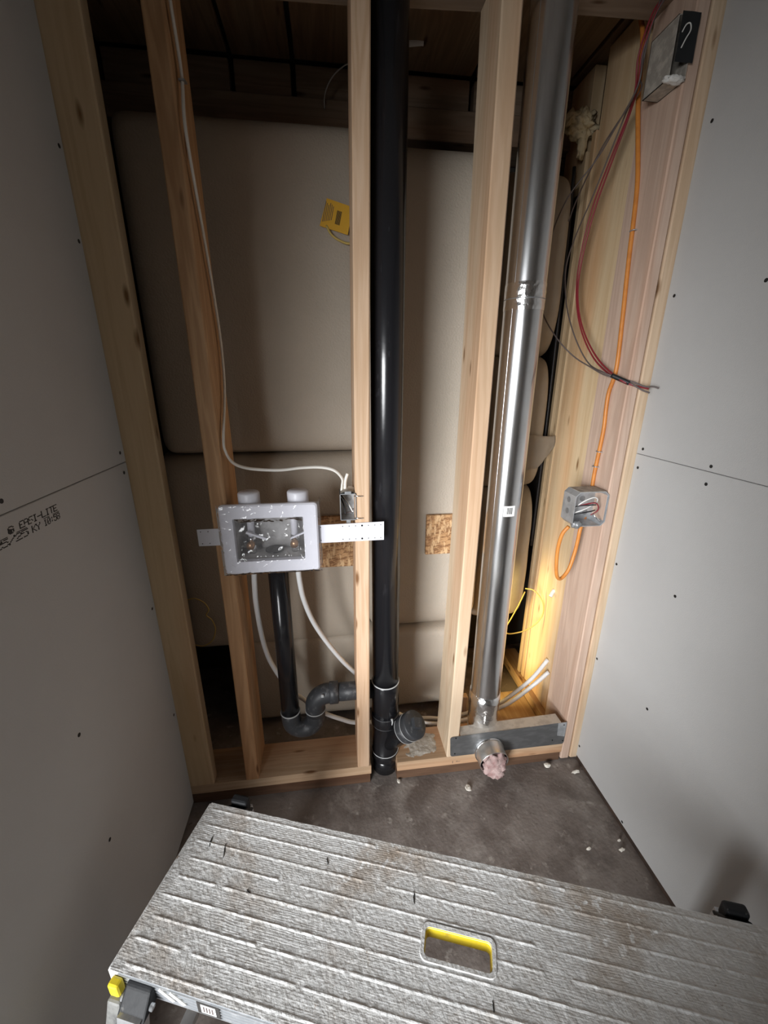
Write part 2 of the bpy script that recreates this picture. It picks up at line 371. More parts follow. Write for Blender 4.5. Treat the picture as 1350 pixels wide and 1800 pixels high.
# dark planks under the floor above
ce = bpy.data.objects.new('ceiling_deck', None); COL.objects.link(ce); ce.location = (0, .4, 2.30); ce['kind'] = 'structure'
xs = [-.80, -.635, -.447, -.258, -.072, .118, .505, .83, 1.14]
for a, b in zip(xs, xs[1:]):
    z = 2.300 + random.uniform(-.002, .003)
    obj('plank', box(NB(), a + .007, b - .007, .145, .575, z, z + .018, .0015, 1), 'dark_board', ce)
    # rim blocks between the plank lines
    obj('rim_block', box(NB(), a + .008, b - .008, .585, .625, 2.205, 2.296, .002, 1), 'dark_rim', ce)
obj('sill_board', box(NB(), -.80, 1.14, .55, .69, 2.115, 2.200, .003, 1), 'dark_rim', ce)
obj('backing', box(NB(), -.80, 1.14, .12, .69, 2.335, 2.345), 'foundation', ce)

# ================================================================== FRAMING
def stud(name, label, m, x0b, x1b, x0t, x1t, y0, y1, zb, zt, bow=0.0):
    bm = NB(); n = 14; rings = []
    ch = .003
    for i in range(n + 1):
        t = i / n; z = zb + (zt - zb) * t
        a = x0b + (x0t - x0b) * t; b = x1b + (x1t - x1b) * t; o = bow * math.sin(math.pi * t)
        a += o; b += o
        pr = [(a + ch, y0), (b - ch, y0), (b, y0 + ch), (b, y1 - ch), (b - ch, y1), (a + ch, y1), (a, y1 - ch), (a, y0 + ch)]
        rings.append([bm.verts.new((p[0], p[1], z)) for p in pr])
    for r, s in zip(rings, rings[1:]):
        for k in range(8): bm.faces.new((r[k], r[(k + 1) % 8], s[(k + 1) % 8], s[k]))
    bm.faces.new(rings[0][::-1]); bm.faces.new(rings[-1])
    return settle(tag(obj(name, bm, m), label, 'stud', None))
ZT = 2.165
PT = .080
stud('wall_stud', 'broad pale yellow stud face along the left drywall edge', 'pine_yellow', -.545, -.430, -.535, -.428, .0, .038, PT, 2.142)
stud('wall_stud', 'orange brown stud behind the left end of the washer outlet box', 'pine_orange', -.327, -.285, -.322, -.281, .0, .140, PT, 2.149, .004)
stud('wall_stud', 'middle stud directly left of the big black pipe', 'pine', .052, .094, .074, .113, .0, .140, PT, 2.160, -.001)
stud('wall_stud', 'pale stud between the black pipe and the silver duct', 'pine_pale', .372, .412, .380, .426, .0, .140, PT, 2.175, .008)
stud('wall_stud', 'stud with pinkish side carrying the orange cable', 'pine_pink', .819, .8515, .813, .8460, .0, .140, .008, 2.196)
stud('wall_stud', 'outer stud of the doubled pair against the right drywall edge', 'pine_pale', .8565, .8905, .851, .8905, .0, .140, .008, 2.197)
for xa, xb, za, zb, lab in ((-.80, .108, 2.135, 2.162, 'top plate above the two left studs'), (.206, .468, 2.168, 2.180, 'short top plate piece between black pipe and silver duct'), (.584, 1.14, 2.190, 2.206, 'top plate above the pinkish stud and upper box')):
    tag(settle(obj('top_plate', hexa(NB(), [(xa, 0, za), (xb, 0, zb), (xb, .14, zb), (xa, .14, za)], [(xa, 0, za + .08), (xb, 0, zb + .08), (xb, .14, zb + .08), (xa, .14, za + .08)]), 'grey_plate')), lab, 'plate')

def plate(label, x0, x1, zl, zr, th=.036):
    bm = NB()
    hexa(bm, [(x0, 0, zl - th), (x1, 0, zr - th), (x1, .14, zr - th), (x0, .14, zl - th)], [(x0, 0, zl), (x1, 0, zr), (x1, .14, zr), (x0, .14, zl)], .002)
    root = thing('sill_plate', label, 'plate', ((x0 + x1) / 2, .07, 0))
    obj('board', bm, 'pine_x', root)
    bm = NB()
    hexa(bm, [(x0, .004, -.001), (x1 - .004, .004, -.001), (x1 - .004, .14, -.001), (x0, .14, -.001)], [(x0, .004, zl - th - .0005), (x1 - .004, .004, zr - th - .0005), (x1 - .004, .14, zr - th - .0005), (x0, .14, zl - th - .0005)])
    obj('sill_strip', bm, 'treated_x', root)
    return root
plate('bottom plate under the two left studs, dark strip below', -.545, .100, PT - .0005, PT - .0005, .037)
pr_ = plate('bottom plate right of the black pipe carrying the metal plate', .192, .818, PT - .0005, PT - .0005, .040)
# loose dusty plaster smear on the right plate
bm = NB(); G2 = {}
for i in range(41):
    for j in range(29):
        x = .200 + .166 * i / 40; y = .010 + .124 * j / 28
        h = .9 * fb(x * 15, y * 17, 3) + .35 * fb(x * 55, y * 55, 8) + 1.05 - 2.2 * abs((x - .283) / .10) ** 3 - 1.6 * abs((y - .07) / .07) ** 3
        G2[i, j] = bm.verts.new((x, y, PT - .0030 + max(-.003, min(.0055, .0055 * h)) + .0012 * fb(x * 160, y * 160, 1)))
for i in range(40):
    for j in range(28): bm.faces.new((G2[i, j], G2[i + 1, j], G2[i + 1, j + 1], G2[i, j + 1]))
obj('plaster_smear', bm, 'plaster_dust', pr_, True)
# pencil mark on the right plate
bm = NB(); box(bm, .3945, .3965, -.0006, .0004, .048, .058); box(bm, .408, .424, -.0006, .0004, .0525, .0535); hexa(bm, [(.408, -.0006, .0525), (.413, -.0006, .0565), (.413, .0004, .0565), (.408, .0004, .0525)], [(.408, -.0006, .0535), (.413, -.0006, .0575), (.413, .0004, .0575), (.408, .0004, .0535)])
obj('pencil_mark', bm, 'ink_faint', pr_)

# framing of the cavity at the right -----------------------------------
tag(settle(obj('cavity_board', box(NB(), .850, .888, .150, .382, .052, 2.29, .002, 1), 'pine_tan')), 'wide knotty board lit yellow behind the pinkish stud', 'board')
tag(settle(obj('cavity_strip', box(NB(), .846, .884, .386, .410, .052, 2.10, .002, 1), 'pine_tan')), 'narrow upright strip along the far edge of the knotty board', 'strip')
tag(settle(obj('cavity_strip', box(NB(), .842, .880, .420, .440, .052, 2.06, .002, 1), 'pine_tan')), 'narrow upright strip nearest the puffy insulation bags', 'strip')
tag(settle(obj('cavity_plate', box(NB(), .826, .905, .145, .60, .0, .050, .002, 1), 'pine_y')), 'short plate running back under the yellow lit board', 'plate')
tag(settle(obj('floor_sheet', box(NB(), .600, .824, .142, .352, .001, .012, .001, 1), 'pine_y')), 'thin wood sheet on the floor behind the duct', 'sheet')
tag(settle(obj('upper_board', box(NB(), .852, .89, .45, .575, 1.98, 2.29, .002, 1), 'pine_tan')), 'yellowish board above the insulation bags under the dark planks', 'board')
tag(settle(obj('duct_furring', box(NB(), .622, .660, .262, .282, .013, 2.16, .002, 1), 'pine_yellow')), 'thin upright furring strip just behind the silver duct', 'strip')
tag(settle(obj('wood_block', box(NB(), .46, .54, .265, .292, .0, .085, .002, 1), 'pine_pale')), 'small pale wood offcut behind the foot of the duct', 'block')

# ================================================================== INSULATION
def puff(name, parent, x0, x1, z0, z1, yf, yb, m, ex=8, nx=40, nz=40, seed=0, wr=.004):
    bm = NB(); g = []
    for i in range(nx + 1):
        u = -1 + 2 * i / nx; u = math.copysign(1 - (1 - abs(u)) ** 1.6, u); row = []
        for j in range(nz + 1):
            v = -1 + 2 * j / nz; v = math.copysign(1 - (1 - abs(v)) ** 1.6, v)
            p = max(0, (1 - abs(u) ** ex)) ** .5 * max(0, (1 - abs(v) ** ex)) ** .5
            x = (x0 + x1) / 2 + u * (x1 - x0) / 2 * (1 - .0 * abs(v)); z = (z0 + z1) / 2 + v * (z1 - z0) / 2
            rc = max(0, abs(v) - .86) / .14; x = (x0 + x1) / 2 + (x - (x0 + x1) / 2) * (1 - .10 * rc ** 3 * (.5 if x1 - x0 > .6 else 1.6))
            y = yb + (yf - yb) * p + wr * p * (fb(x * 5 + seed, z * 4, seed) + .5 * fb(x * 14, z * 9 + seed, 2))
            row.append(bm.verts.new((x, y, z)))
        g.append(row)
    for i in range(nx):
        for j in range(nz): bm.faces.new((g[i][j], g[i + 1][j], g[i + 1][j + 1], g[i][j + 1]))
    edge = [g[i][0] for i in range(nx + 1)] + [g[nx][j] for j in range(1, nz + 1)] + [g[i][nz] for i in range(nx - 1, -1, -1)] + [g[0][j] for j in range(nz - 1, 0, -1)]
    bm.faces.new(edge)
    return obj(name, bm, m, parent, True)
ins = thing('insulation_blanket', 'beige faced insulation blanket covering the wall behind the studs', 'insulation', (0, .36, 0))
puff('panel', ins, -.545, .125, 1.128, 2.045, .300, .42, 'blanket', 26, seed=1)
puff('panel', ins, -.575, .125, .375, 1.132, .300, .42, 'blanket', 22, seed=4)
puff('panel', ins, .118, .56, .405, 2.018, .300, .42, 'blanket', 26, seed=6)
puff('panel', ins, -.410, .555, .020, .420, .300, .42, 'blanket', 22, seed=8, wr=.006)
for lab, z0, z1, sd in (('tall grey insulation bag beside the red wires, rounded at the top', 1.445, 2.01, 2), ('insulation bag behind the strip of paper tape', .955, 1.455, 5), ('lowest insulation bag, beside the yellow cord loop', .36, .965, 9)):
    settle(tag(puff('insulation_bag', None, .565, .812, z0, z1, .345, .50, 'bag_face', 5, 28, 32, sd, .008), lab, 'insulation', 'puffy insulation bags right of the duct'))

# OSB blocks seen between the studs
for x0, x1, z0, z1, lab in ((-.055, .073, .722, .915, 'brown chipboard patch behind the right end of the white bracket'), (.334, .452, .752, .905, 'brown chipboard patch between the black pipe and the pale stud')):
    tag(settle(obj('osb_block', box(NB(), x0, x1, .280, .295, z0, z1, .001, 1), 'osb')), lab, 'board')

# ================================================================== BLACK DRAIN STACK
SX, SY = .157, .065
st = thing('drain_stack', 'tall thick black drain pipe with cleanout at its foot', 'pipe', (SX, SY, 0))
obj('pipe', cyl(NB(), (SX, SY, .30), (SX, SY, 2.44), .0440, seg=48), 'abs_black', st, True)
obj('coupling', lathe(NB(), (SX, SY, .255), (0, 0, 1), [(0, .0455), (.002, .0475), (.128, .0475), (.132, .045)], 48), 'abs_black', st, True)
obj('glue_ring', ring(NB(), (SX, SY, .388), (0, 0, 1), .0462, .0022), 'glue_white', st, True)
bm = NB(); lathe(bm, (SX, SY, .055), (0, 0, 1), [(0, .0475), (.002, .0495), (.030, .0495), (.034, .0455), (.15, .0455), (.156, .0495), (.196, .0495), (.20, .047)], 48)
wy = obj('wye', bm, 'abs_black', st, True)
E1 = Vector((.250, -.010, .258)); B0 = Vector((SX, SY, .120)); ax = (E1 - B0).normalized(); Ln = (E1 - B0).length
obj('branch', lathe(NB(), B0, ax, [(0, .040), (Ln - .075, .040), (Ln - .070, .0425), (Ln - .060, .0425)], 40), 'abs_black', wy, True)
cl = obj('cleanout_collar', lathe(NB(), B0 + ax * (Ln - .062), ax, [(0, .043), (.003, .0465), (.030, .0465), (.032, .044), (.036, .044), (.038, .047), (.058, .047), (.062, .0445)], 40), 'abs_grey', wy, True)
for d in (-.058, -.028): obj('glue_ring', ring(NB(), B0 + ax * (Ln + d), ax, .0465, .0010), 'glue_white', cl, True)
n1 = Vector((0, 0, 1)); n1 = (n1 - ax * n1.dot(ax)).normalized(); n2_ = ax.cross(n1)
def obox(bm, c, a, b, n, ha, hb, hn):
    """box centred at c with half sizes along three axes"""
    A, Bv, Nn = Vector(a) * ha, Vector(b) * hb, Vector(n) * hn; c = Vector(c)
    return hexa(bm, [c - A - Bv - Nn, c + A - Bv - Nn, c + A + Bv - Nn, c - A + Bv - Nn], [c - A - Bv + Nn, c + A - Bv + Nn, c + A + Bv + Nn, c - A + Bv + Nn])
obj('plug_lug', obox(NB(), E1 + ax * .007, (n1 + n2_).normalized(), (n1 - n2_).normalized(), ax, .016, .016, .010), 'abs_grey', cl)
for zz in (.087, .212, .252): obj('glue_ring', ring(NB(), (SX, SY, zz), (0, 0, 1), .0485, .0016), 'glue_white' if zz < .1 else 'abs_grey', st, True)
bm = NB(); a = -1.25; tube(bm, [(SX + .051 * math.cos(a), SY + .051 * math.sin(a), .262), (SX + .0515 * math.cos(a + .05), SY + .0515 * math.sin(a + .05), .250), (SX + .051 * math.cos(a + .02), SY + .051 * math.sin(a + .02), .236)], lambda t: .004 - .002 * t, 8)
obj('glue_drip', bm, 'glue_white', wy, True)
obj('stub', cyl(NB(), (SX, SY, -.002), (SX, SY, .06), .0440, seg=40), 'abs_black', st, True)

# washer drain with trap -------------------------------------------------
DX, DY = -.1715, .075
dr = thing('washer_drain', 'thinner black standpipe and trap under the washer outlet box', 'pipe', (DX, DY, .20))
obj('standpipe', cyl(NB(), (DX - .001, DY, .893), (DX, DY, .262), .0300, seg=36), 'abs_black', dr, True)
Lx = DX + .085
bm = NB(); P = [(DX, DY, .285), (DX, DY, .262)] + [(DX + .0425 - .0425 * math.cos(a), DY, .250 - .043 * math.sin(a)) for a in [math.pi * k / 10 for k in range(1, 10)]] + [(Lx, DY, .262), (Lx, DY, .290)]
tube(bm, P, .0325, 32, 2); ub = obj('trap_bend', bm, 'abs_grey', dr, True)
obj('glue_ring', ring(NB(), (DX, DY, .283), (0, 0, 1), .0318, .0022), 'glue_white', dr, True)
bm = NB(); P = [(Lx, DY, .268), (Lx, DY, .295)] + [(Lx + .05 - .05 * math.cos(a), DY, .300 + .046 * math.sin(a)) for a in [math.pi / 2 * k / 6 for k in range(1, 7)]] + [(Lx + .066, DY, .346)]
tube(bm, P, .0335, 32, 2); obj('elbow', bm, 'abs_grey', dr, True)
obj('glue_ring', ring(NB(), (Lx, DY, .282), (0, 0, 1), .0335, .0018), 'glue_white', dr, True)
obj('hub', lathe(NB(), (Lx + .050, DY, .346), (1, 0, 0), [(0, .034), (.002, .037), (.030, .037), (.032, .032)], 32), 'abs_grey', dr, True)
obj('trap_arm', cyl(NB(), (Lx + .06, DY, .346), (SX - .043, DY, .346), .0305, seg=32), 'abs_grey', dr, True)
obj('glue_dab', obox(NB(), (Lx + .028, DY - .034, .365), (1, 0, 0), (0, 0, 1), (0, 1, 0), .004, .005, .0015), 'glue_white', dr)

# ================================================================== WASHER OUTLET BOX
wb = thing('washer_outlet_box', 'white framed washer outlet box wrapped in clear film', 'outlet box', (-.17, 0, .86))
x0, x1, z0, z1 = -.298, -.042, .862, 1.060; ix0, ix1, iz0, iz1 = -.264, -.081, .899, 1.023
def frame(bm, o, i, yo, yi, ybk):
    def loop(q, y, r):
        (a, b, c, d) = q; pts = []
        for cx_, cz_, s in ((b - r, d - r, 0), (a + r, d - r, 1), (a + r, c + r, 2), (b - r, c + r, 3)):
            for k in range(5): t = math.pi / 2 * (s + k / 4); pts.append(bm.verts.new((cx_ + r * math.cos(t), y, cz_ + r * math.sin(t))))
        return pts
    A = loop(o, ybk, .010); B = loop(o, yo + .004, .010); oo = (o[0] + .004, o[1] - .004, o[2] + .004, o[3] - .004); Cc = loop(oo, yo, .008)
    D = loop(i, yo - .0, .003); E_ = loop(i, yi, .003)
    n = len(A)
    for p, q in ((A, B), (B, Cc), (Cc, D), (D, E_)):
        for k in range(n): bm.faces.new((p[k], p[(k + 1) % n], q[(k + 1) % n], q[k]))
    for k in range(n): bm.faces.new((E_[k], E_[(k + 1) % n], A[(k + 1) % n], A[k]))
    return bm
obj('face_frame', frame(NB(), (x0, x1, z0, z1), (ix0, ix1, iz0, iz1), -.022, -.002, -.008), 'white_plastic', wb)
bm = NB(); t = .003; d = .075
for b_ in ((ix0 - t, ix0, -.004, d, iz0, iz1), (ix1, ix1 + t, -.004, d, iz0, iz1), (ix0 - t, ix1 + t, -.004, d, iz0 - t, iz0), (ix0 - t, ix1 + t, -.004, d, iz1, iz1 + t), (ix0 - t, ix1 + t, d, d + t, iz0 - t, iz1 + t)): box(bm, *b_)
obj('tub', bm, 'box_inside', wb)
for xx in (-.232, -.112):
    v = obj('valve', lathe(NB(), (xx, .040, .899), (0, 0, 1), [(0, .011), (.022, .011), (.023, .008), (.036, .008), (.037, .012), (.050, .012)], 16), 'chrome', wb, True)
    obj('outlet', lathe(NB(), (xx, .045, .930), (0, -1, 0), [(0, .008), (.018, .008), (.019, .011), (.034, .011)], 16), 'brass', v, True)
    obj('lever', obox(NB(), (xx + .018, .022, .957), (.92, 0, -.38) if xx < -.2 else (-.92, 0, -.38), (0, 1, 0), (.38, 0, .92), .030, .004, .003), 'white_plastic', v)
    obj('arrestor', lathe(NB(), (xx, .045, .950), (0, 0, 1), [(0, .010), (.05, .010), (.055, .006)], 16), 'white_plastic', v, True)
obj('drain_hole', lathe(NB(), (DX, .045, .902), (0, 0, 1), [(0, .026), (.004, .026)], 24), 'abs_black', wb)
for xx in (-.226, -.095):
    obj('knockout_cup', lathe(NB(), (xx, .030, iz1 + .004), (0, 0, 1), [(0, .029), (.052, .029), (.056, .026)], 28), 'white_plastic', wb, True)
# mounting bracket: two white perforated arms
def arm(xa, xb, za, zb, holes):
    a = obj('bracket_arm', hexa(NB(), [(xa, -.0045, za[0]), (xb, -.0045, zb[0]), (xb, -.0025, zb[0]), (xa, -.0025, za[0])], [(xa, -.0045, za[1]), (xb, -.0045, zb[1]), (xb, -.0025, zb[1]), (xa, -.0025, za[1])]), 'white_metal', wb)
    for hx, hz, r in holes: obj('nail_hole', lathe(NB(), (hx, -.0050, hz), (0, 1, 0), [(0, r), (.0012, r)], 10), 'dark_hole', a)
arm(-.362, -.290, (.944, .992), (.944, .992), [(-.353, .985, .0013), (-.334, .985, .0013), (-.352, .951, .0013), (-.333, .951, .0013), (-.301, .984, .0024), (-.300, .949, .0024)])
arm(-.046, .141, (.937, .990), (.938, .993), [(x, z, .0028 if abs(x - .079) < .004 else .0014) for x in (-.036, .025, .043, .061, .079, .097, .115, .132) for z in (.945, .984)])
# clear film
bm = NB(); gx, gz = 110, 90; G = []
for i in range(gx + 1):
    row = []
    for j in range(gz + 1):
        u = i / gx; v = j / gz; x = x0 - .004 + (x1 - x0 + .010) * u; z = z0 - .002 + (z1 - z0 + .006) * v
        e = min(u, 1 - u, v, 1 - v)
        y = -.0250 - .0012 * (1 - min(1, 7 * abs(fb(x * 26 + z * 8, z * 26 - x * 6, 2)))) - .0008 * (1 - min(1, 9 * abs(fb(x * 16 + z * 34, z * 22 - x * 30, 7)))) - .0005 * fb(x * 60, z * 45, 3)
        inside = min(x - ix0, ix1 - x, z - iz0, iz1 - z)
        if inside > 0: y += min(inside, .012) * .5 + .003 * fb(x * 30, z * 40, 9)
        if e < .03: y += (.03 - e) / .03 * .004
        row.append(bm.verts.new((x, y, z)))
    G.append(row)
for i in range(gx):
    for j in range(gz): bm.faces.new((G[i][j], G[i + 1][j], G[i + 1][j + 1], G[i][j + 1]))
obj('clear_film', bm, 'film', wb, True)
bm = NB(); q = []
for k in range(15):
    t = k / 14; z = .868 + .198 * t; q.append((bm.verts.new((-.040, -.006, z)), bm.verts.new((-.034 + .004 * fb(t * 9, 1, 1), .004 + .006 * fb(t * 7, 4, 1), z + .003)), bm.verts.new((-.038, .018, z))))
for a, b in zip(q, q[1:]):
    for k in range(2): bm.faces.new((a[k], a[k + 1], b[k + 1], b[k]))
obj('film_fold', bm, 'film', wb, True)

# white supply tubes -----------------------------------------------------
PEXA = [(-.235, .04, .885), (-.235, .04, .848), (-.239, .045, .799), (-.244, .06, .724), (-.246, .09, .613), (-.242, .12, .507), (-.227, .14, .423), (-.186, .15, .322), (-.139, .15, .266), (-.071, .155, .19), (.002, .16, .14), (.062, .165, .111), (.204, .19, .076), (.339, .22, .043), (.428, .23, .020), (.546, .240, .028), (.66, .2316, .0666), (.73, .2522, .0875), (.80, .235, .180), (.846, .2158, .285)]
PEXB = [(-.109, .04, .885), (-.109, .04, .841), (-.107, .045, .791), (-.1, .06, .723), (-.078, .09, .624), (-.037, .12, .518), (.013, .14, .422), (.06, .16, .345), (.135, .18, .227), (.225, .18, .12), (.316, .17, .075), (.41, .17, .055), (.536, .185, .055), (.650, .184, .0954), (.725, .2153, .098), (.80, .2085, .1745), (.844, .194, .242)]
tag(settle(obj('water_tube', tube(NB(), PEXA, .0080, 12), 'pex', None, True)), 'white plastic water tube from the left of the outlet box underside', 'tube', 'white water tubes')
tag(settle(obj('water_tube', tube(NB(), PEXB, .0080, 12), 'pex', None, True)), 'white plastic water tube from the right of the outlet box underside', 'tube', 'white water tubes')

# ================================================================== SILVER DUCT
UX, UY, UR = .524, .070, .0515
du = thing('dryer_duct', 'shiny silver dryer duct rising beside the pale stud', 'duct', (UX, UY, 0))
bm = NB(); prof = []
for k in range(90):
    z = .235 + (2.44 - .235) * k / 89; prof.append((z, UR))
lathe(bm, (UX, UY, 0), (0, 0, 1), prof, 56); obj('pipe', bm, 'duct_metal', du, True)
obj('seam', obox(NB(), (UX + UR * .985 * math.cos(-2.62), UY + UR * .985 * math.sin(-2.62), 1.35), (0, 0, 1), (math.cos(-2.62 + math.pi / 2), math.sin(-2.62 + math.pi / 2), 0), (math.cos(-2.62), math.sin(-2.62), 0), 1.09, .003, .0016), 'duct_metal', du)
bm = NB(); lathe(bm, (UX, UY, 0), (0, 0, 1), [(1.545, UR + .0004), (1.55, UR + .0012)] + [(1.55 + .005 * k, UR + .0012 + .0006 * fb(k * .7, 3, 1)) for k in range(1, 12)] + [(1.61, UR + .0004)], 56, False, False)
obj('foil_tape', bm, 'foil_tape', du, True)
obj('crimp_line', ring(NB(), (UX, UY, 1.572), (0, 0, 1), UR + .0010, .0012), 'galv_dull', du, True)
# elbow turning towards the room
P = [(UX, UY, .30), (UX, UY, .215)] + [(UX, UY - .062 + .062 * math.cos(a), .160 - .062 * math.sin(a) + .0) for a in [math.pi / 2 * k / 6 for k in range(0, 7)]] + [(UX + .002, -.012, .098)]
obj('elbow', tube(NB(), P, lambda t: .0535 + .0015 * math.sin(t * 40), 40, 3), 'foil_tape', du, True)
rm = obj('outlet_stub', lathe(NB(), (UX + .002, -.004, .098), (.04, -1, -.10), [(0, .0535), (.008, .055), (.012, .0515), (.048, .0515), (.052, .0522), (.050, .0500), (.02, .0498)], 40, False, False), 'duct_end', du, True)
obj('fibreglass_wad', blob(NB(), (UX + .005, -.048, .088), .043, .026, .044, .35, 2.6, 4, 4), 'fibreglass', du, True)
bm = NB(); blob(bm, (UX + .012, -.062, .060), .030, .016, .030, .45, 3.2, 3, 11); obj('fibreglass_wad', bm, 'fibreglass', du, True)
# white barcode sticker on the duct
bm = NB(); q = []
for k in range(7):
    a = -1.98 + .66 * k / 6
    q.append((bm.verts.new((UX + (UR + .0008) * math.cos(a), UY + (UR + .0008) * math.sin(a), .983 + .0015 * k / 6)), bm.verts.new((UX + (UR + .0008) * math.cos(a), UY + (UR + .0008) * math.sin(a), 1.016 + .0015 * k / 6))))
for a, b in zip(q, q[1:]): bm.faces.new((a[0], b[0], b[1], a[1]))
stk = obj('sticker', bm, 'paper_white', du)
bm = NB()
for k in range(9):
    a = -1.80 + .30 * k / 8; wv = .00028 + .0002 * (k % 3)
    obox(bm, (UX + (UR + .0011) * math.cos(a), UY + (UR + .0011) * math.sin(a), 1.0015), (-math.sin(a), math.cos(a), 0), (0, 0, 1), (math.cos(a), math.sin(a), 0), wv, .010, .0002)
obj('barcode', bm, 'ink', stk)

# steel nail plate --------------------------------------------------------
npz = thing('nail_guard_plate', 'grey galvanised steel plate around the duct outlet', 'plate', (.60, -.004, .08))
bm = NB(); pts = []
for cx_, cz_, s, r in ((.808, .176, 0, .010), (.390, .163, 1, .010), (.394, .093, 2, .010), (.808, .094, 3, .010)):
    for k in range(5):
        t = math.pi / 2 * (s + k / 4); pts.append((cx_ + r * math.cos(t), cz_ + r * math.sin(t)))
f_ = [bm.verts.new((x, -.0030, z)) for x, z in pts]; b_ = [bm.verts.new((x, -.0012, z)) for x, z in pts]
bm.faces.new(f_[::-1]); bm.faces.new(b_)
for k in range(len(pts)): bm.faces.new((f_[k], f_[(k + 1) % len(pts)], b_[(k + 1) % len(pts)], b_[k]))
obj('face', bm, 'nail_plate', npz)
obj('top_flange', hexa(NB(), [(.418, -.0025, .1715), (.795, -.0025, .1845), (.795, .040, .1845), (.418, .040, .1715)], [(.418, -.0025, .1730), (.795, -.0025, .1860), (.795, .040, .1860), (.418, .040, .1730)]), 'dusty_flange', npz)
obj('end_tab', hexa(NB(), [(.786, -.0042, .128), (.816, -.0042, .120), (.816, -.0032, .120), (.786, -.0032, .128)], [(.783, -.0042, .186), (.816, -.0042, .187), (.816, -.0032, .187), (.783, -.0032, .186)]), 'galv', npz)
for x, z in ((.40, .168), (.400, .096), (.806, .176), (.812, .10), (.77, .108)): obj('nail', lathe(NB(), (x, -.0052, z), (0, 1, 0), [(0, .0022), (.002, .0022)], 8), 'dark_hole', npz)

# ================================================================== ELECTRICAL
ROMEX = [(-.272, .02, 2.138), (-.272, .02, 2.065), (-.271, .035, 1.963), (-.270, .010, 1.868), (-.270, .038, 1.751), (-.270, .074, 1.627), (-.270, .103, 1.479), (-.270, .089, 1.354), (-.271, .020, 1.232), (-.268, .012, 1.196), (-.258, .04, 1.160), (-.22, .055, 1.141), (-.143, .05, 1.136), (-.081, .05, 1.141), (-.027, .04, 1.143), (.009, .03, 1.135), (.029, .03, 1.112), (.028, .03, 1.091), (.026, .03, 1.070)]
rx = thing('white_cable', 'white sheathed cable down the orange stud to the small steel box', 'cable', (-.272, .03, 1.07))
obj('cable', tube(NB(), ROMEX, .0052, 10, flat=.62), 'romex', rx, True)
obj('cable', tube(NB(), [(.044, .034, 1.125), (.0375, .033, 1.105), (.036, .033, 1.085), (.034, .033, 1.070)], .0045, 8), 'romex', rx, True)
obj('staple', obox(NB(), (-.270, .034, 1.950), (0, 1, .2), (0, -.2, 1), (1, 0, 0), .010, .0015, .0062), 'galv_dull', rx)

def open_box(name, parent, x0, x1, y0, y1, z0, z1, m, t=.0016):
    bm = NB()
    for b_ in ((x0, x0 + t, y0, y1, z0, z1), (x1 - t, x1, y0, y1, z0, z1), (x0, x1, y0, y1, z0, z0 + t), (x0, x1, y0, y1, z1 - t, z1), (x0, x1, y1 - t, y1, z0, z1)): box(bm, *b_)
    return obj(name, bm, m, parent)
hb = thing('device_box', 'small upright steel box on the left side of the middle stud', 'junction box', (.04, .02, 1.0))
open_box('shell', hb, .020, .0635, -.004, .050, 1.001, 1.077, 'galv')
bm = NB(); box(bm, .033, .051, -.004, -.0025, 1.077, 1.084, .0005, 1); obj('ear', bm, 'galv_dull', hb); obj('ear', box(NB(), .036, .048, -.004, -.0025, .993, 1.001, .0005, 1), 'galv_dull', hb)
for k, (a, b, m) in enumerate((((.022, .03, 1.068), (.055, .008, 1.018), 'black_wire'), ((.028, .035, 1.060), (.055, .004, 1.022), 'white_wire'), ((.024, .03, 1.055), (.034, .010, 1.015), 'black_wire'), ((.036, .035, 1.010), (.056, .010, 1.030), 'grey_wire'))):
    obj('conductor', tube(NB(), [a, ((a[0] + b[0]) / 2 + .003, .018, (a[2] + b[2]) / 2 - .002), b], .0021, 7), m, hb, True)
for zz in (1.070, 1.006): obj('nail', cyl(NB(), (.058, -.003, zz), (.082, -.0045, zz - .001), .0014, seg=8), 'chrome', hb, True)
obj('knockout', lathe(NB(), (.045, .0478, 1.05), (0, -1, 0), [(0, .009), (.0008, .009)], 16), 'galv_dull', hb)
bm = NB(); q = []
for i in range(10):
    row = []
    for j in range(5): row.append(bm.verts.new((.022 + .042 * i / 9, -.002 + .044 * j / 4, 1.078 + .006 * math.sin(i / 9 * 3.1) + .002 * fb(i * .8, j, 3) + (.004 if j == 4 else 0))))
    q.append(row)
for i in range(9):
    for j in range(4): bm.faces.new((q[i][j], q[i + 1][j], q[i + 1][j + 1], q[i][j + 1]))
obj('dusty_top', bm, 'muddy_metal', hb, True)

jb = thing('junction_box', 'square steel junction box on the pinkish stud with loose wires', 'junction box', (.766, .03, .95))
bm = NB(); X0, X1, Y0, Y1, Z0, Z1, c = .712, .8185, -.004, .060, .950, 1.058, .012
def oct_(x0, x1, z0, z1, c, y): return [(x0 + c, y, z0), (x1 - c, y, z0), (x1, y, z0 + c), (x1, y, z1 - c), (x1 - c, y, z1), (x0 + c, y, z1), (x0, y, z1 - c), (x0, y, z0 + c)]
A = [bm.verts.new(p) for p in oct_(X0, X1, Z0, Z1, c, Y0)]; B = [bm.verts.new(p) for p in oct_(X0, X1, Z0, Z1, c, Y1)]
tw = .002; A2 = [bm.verts.new(p) for p in oct_(X0 + tw, X1 - tw, Z0 + tw, Z1 - tw, c, Y0)]; B2 = [bm.verts.new(p) for p in oct_(X0 + tw, X1 - tw, Z0 + tw, Z1 - tw, c, Y1 - tw)]
for p, q in ((A, B), (A2, A), (B2, A2)):
    for k in range(8): bm.faces.new((p[k], p[(k + 1) % 8], q[(k + 1) % 8], q[k]))
bm.faces.new(B); bm.faces.new(B2)
obj('shell', bm, 'galv', jb)
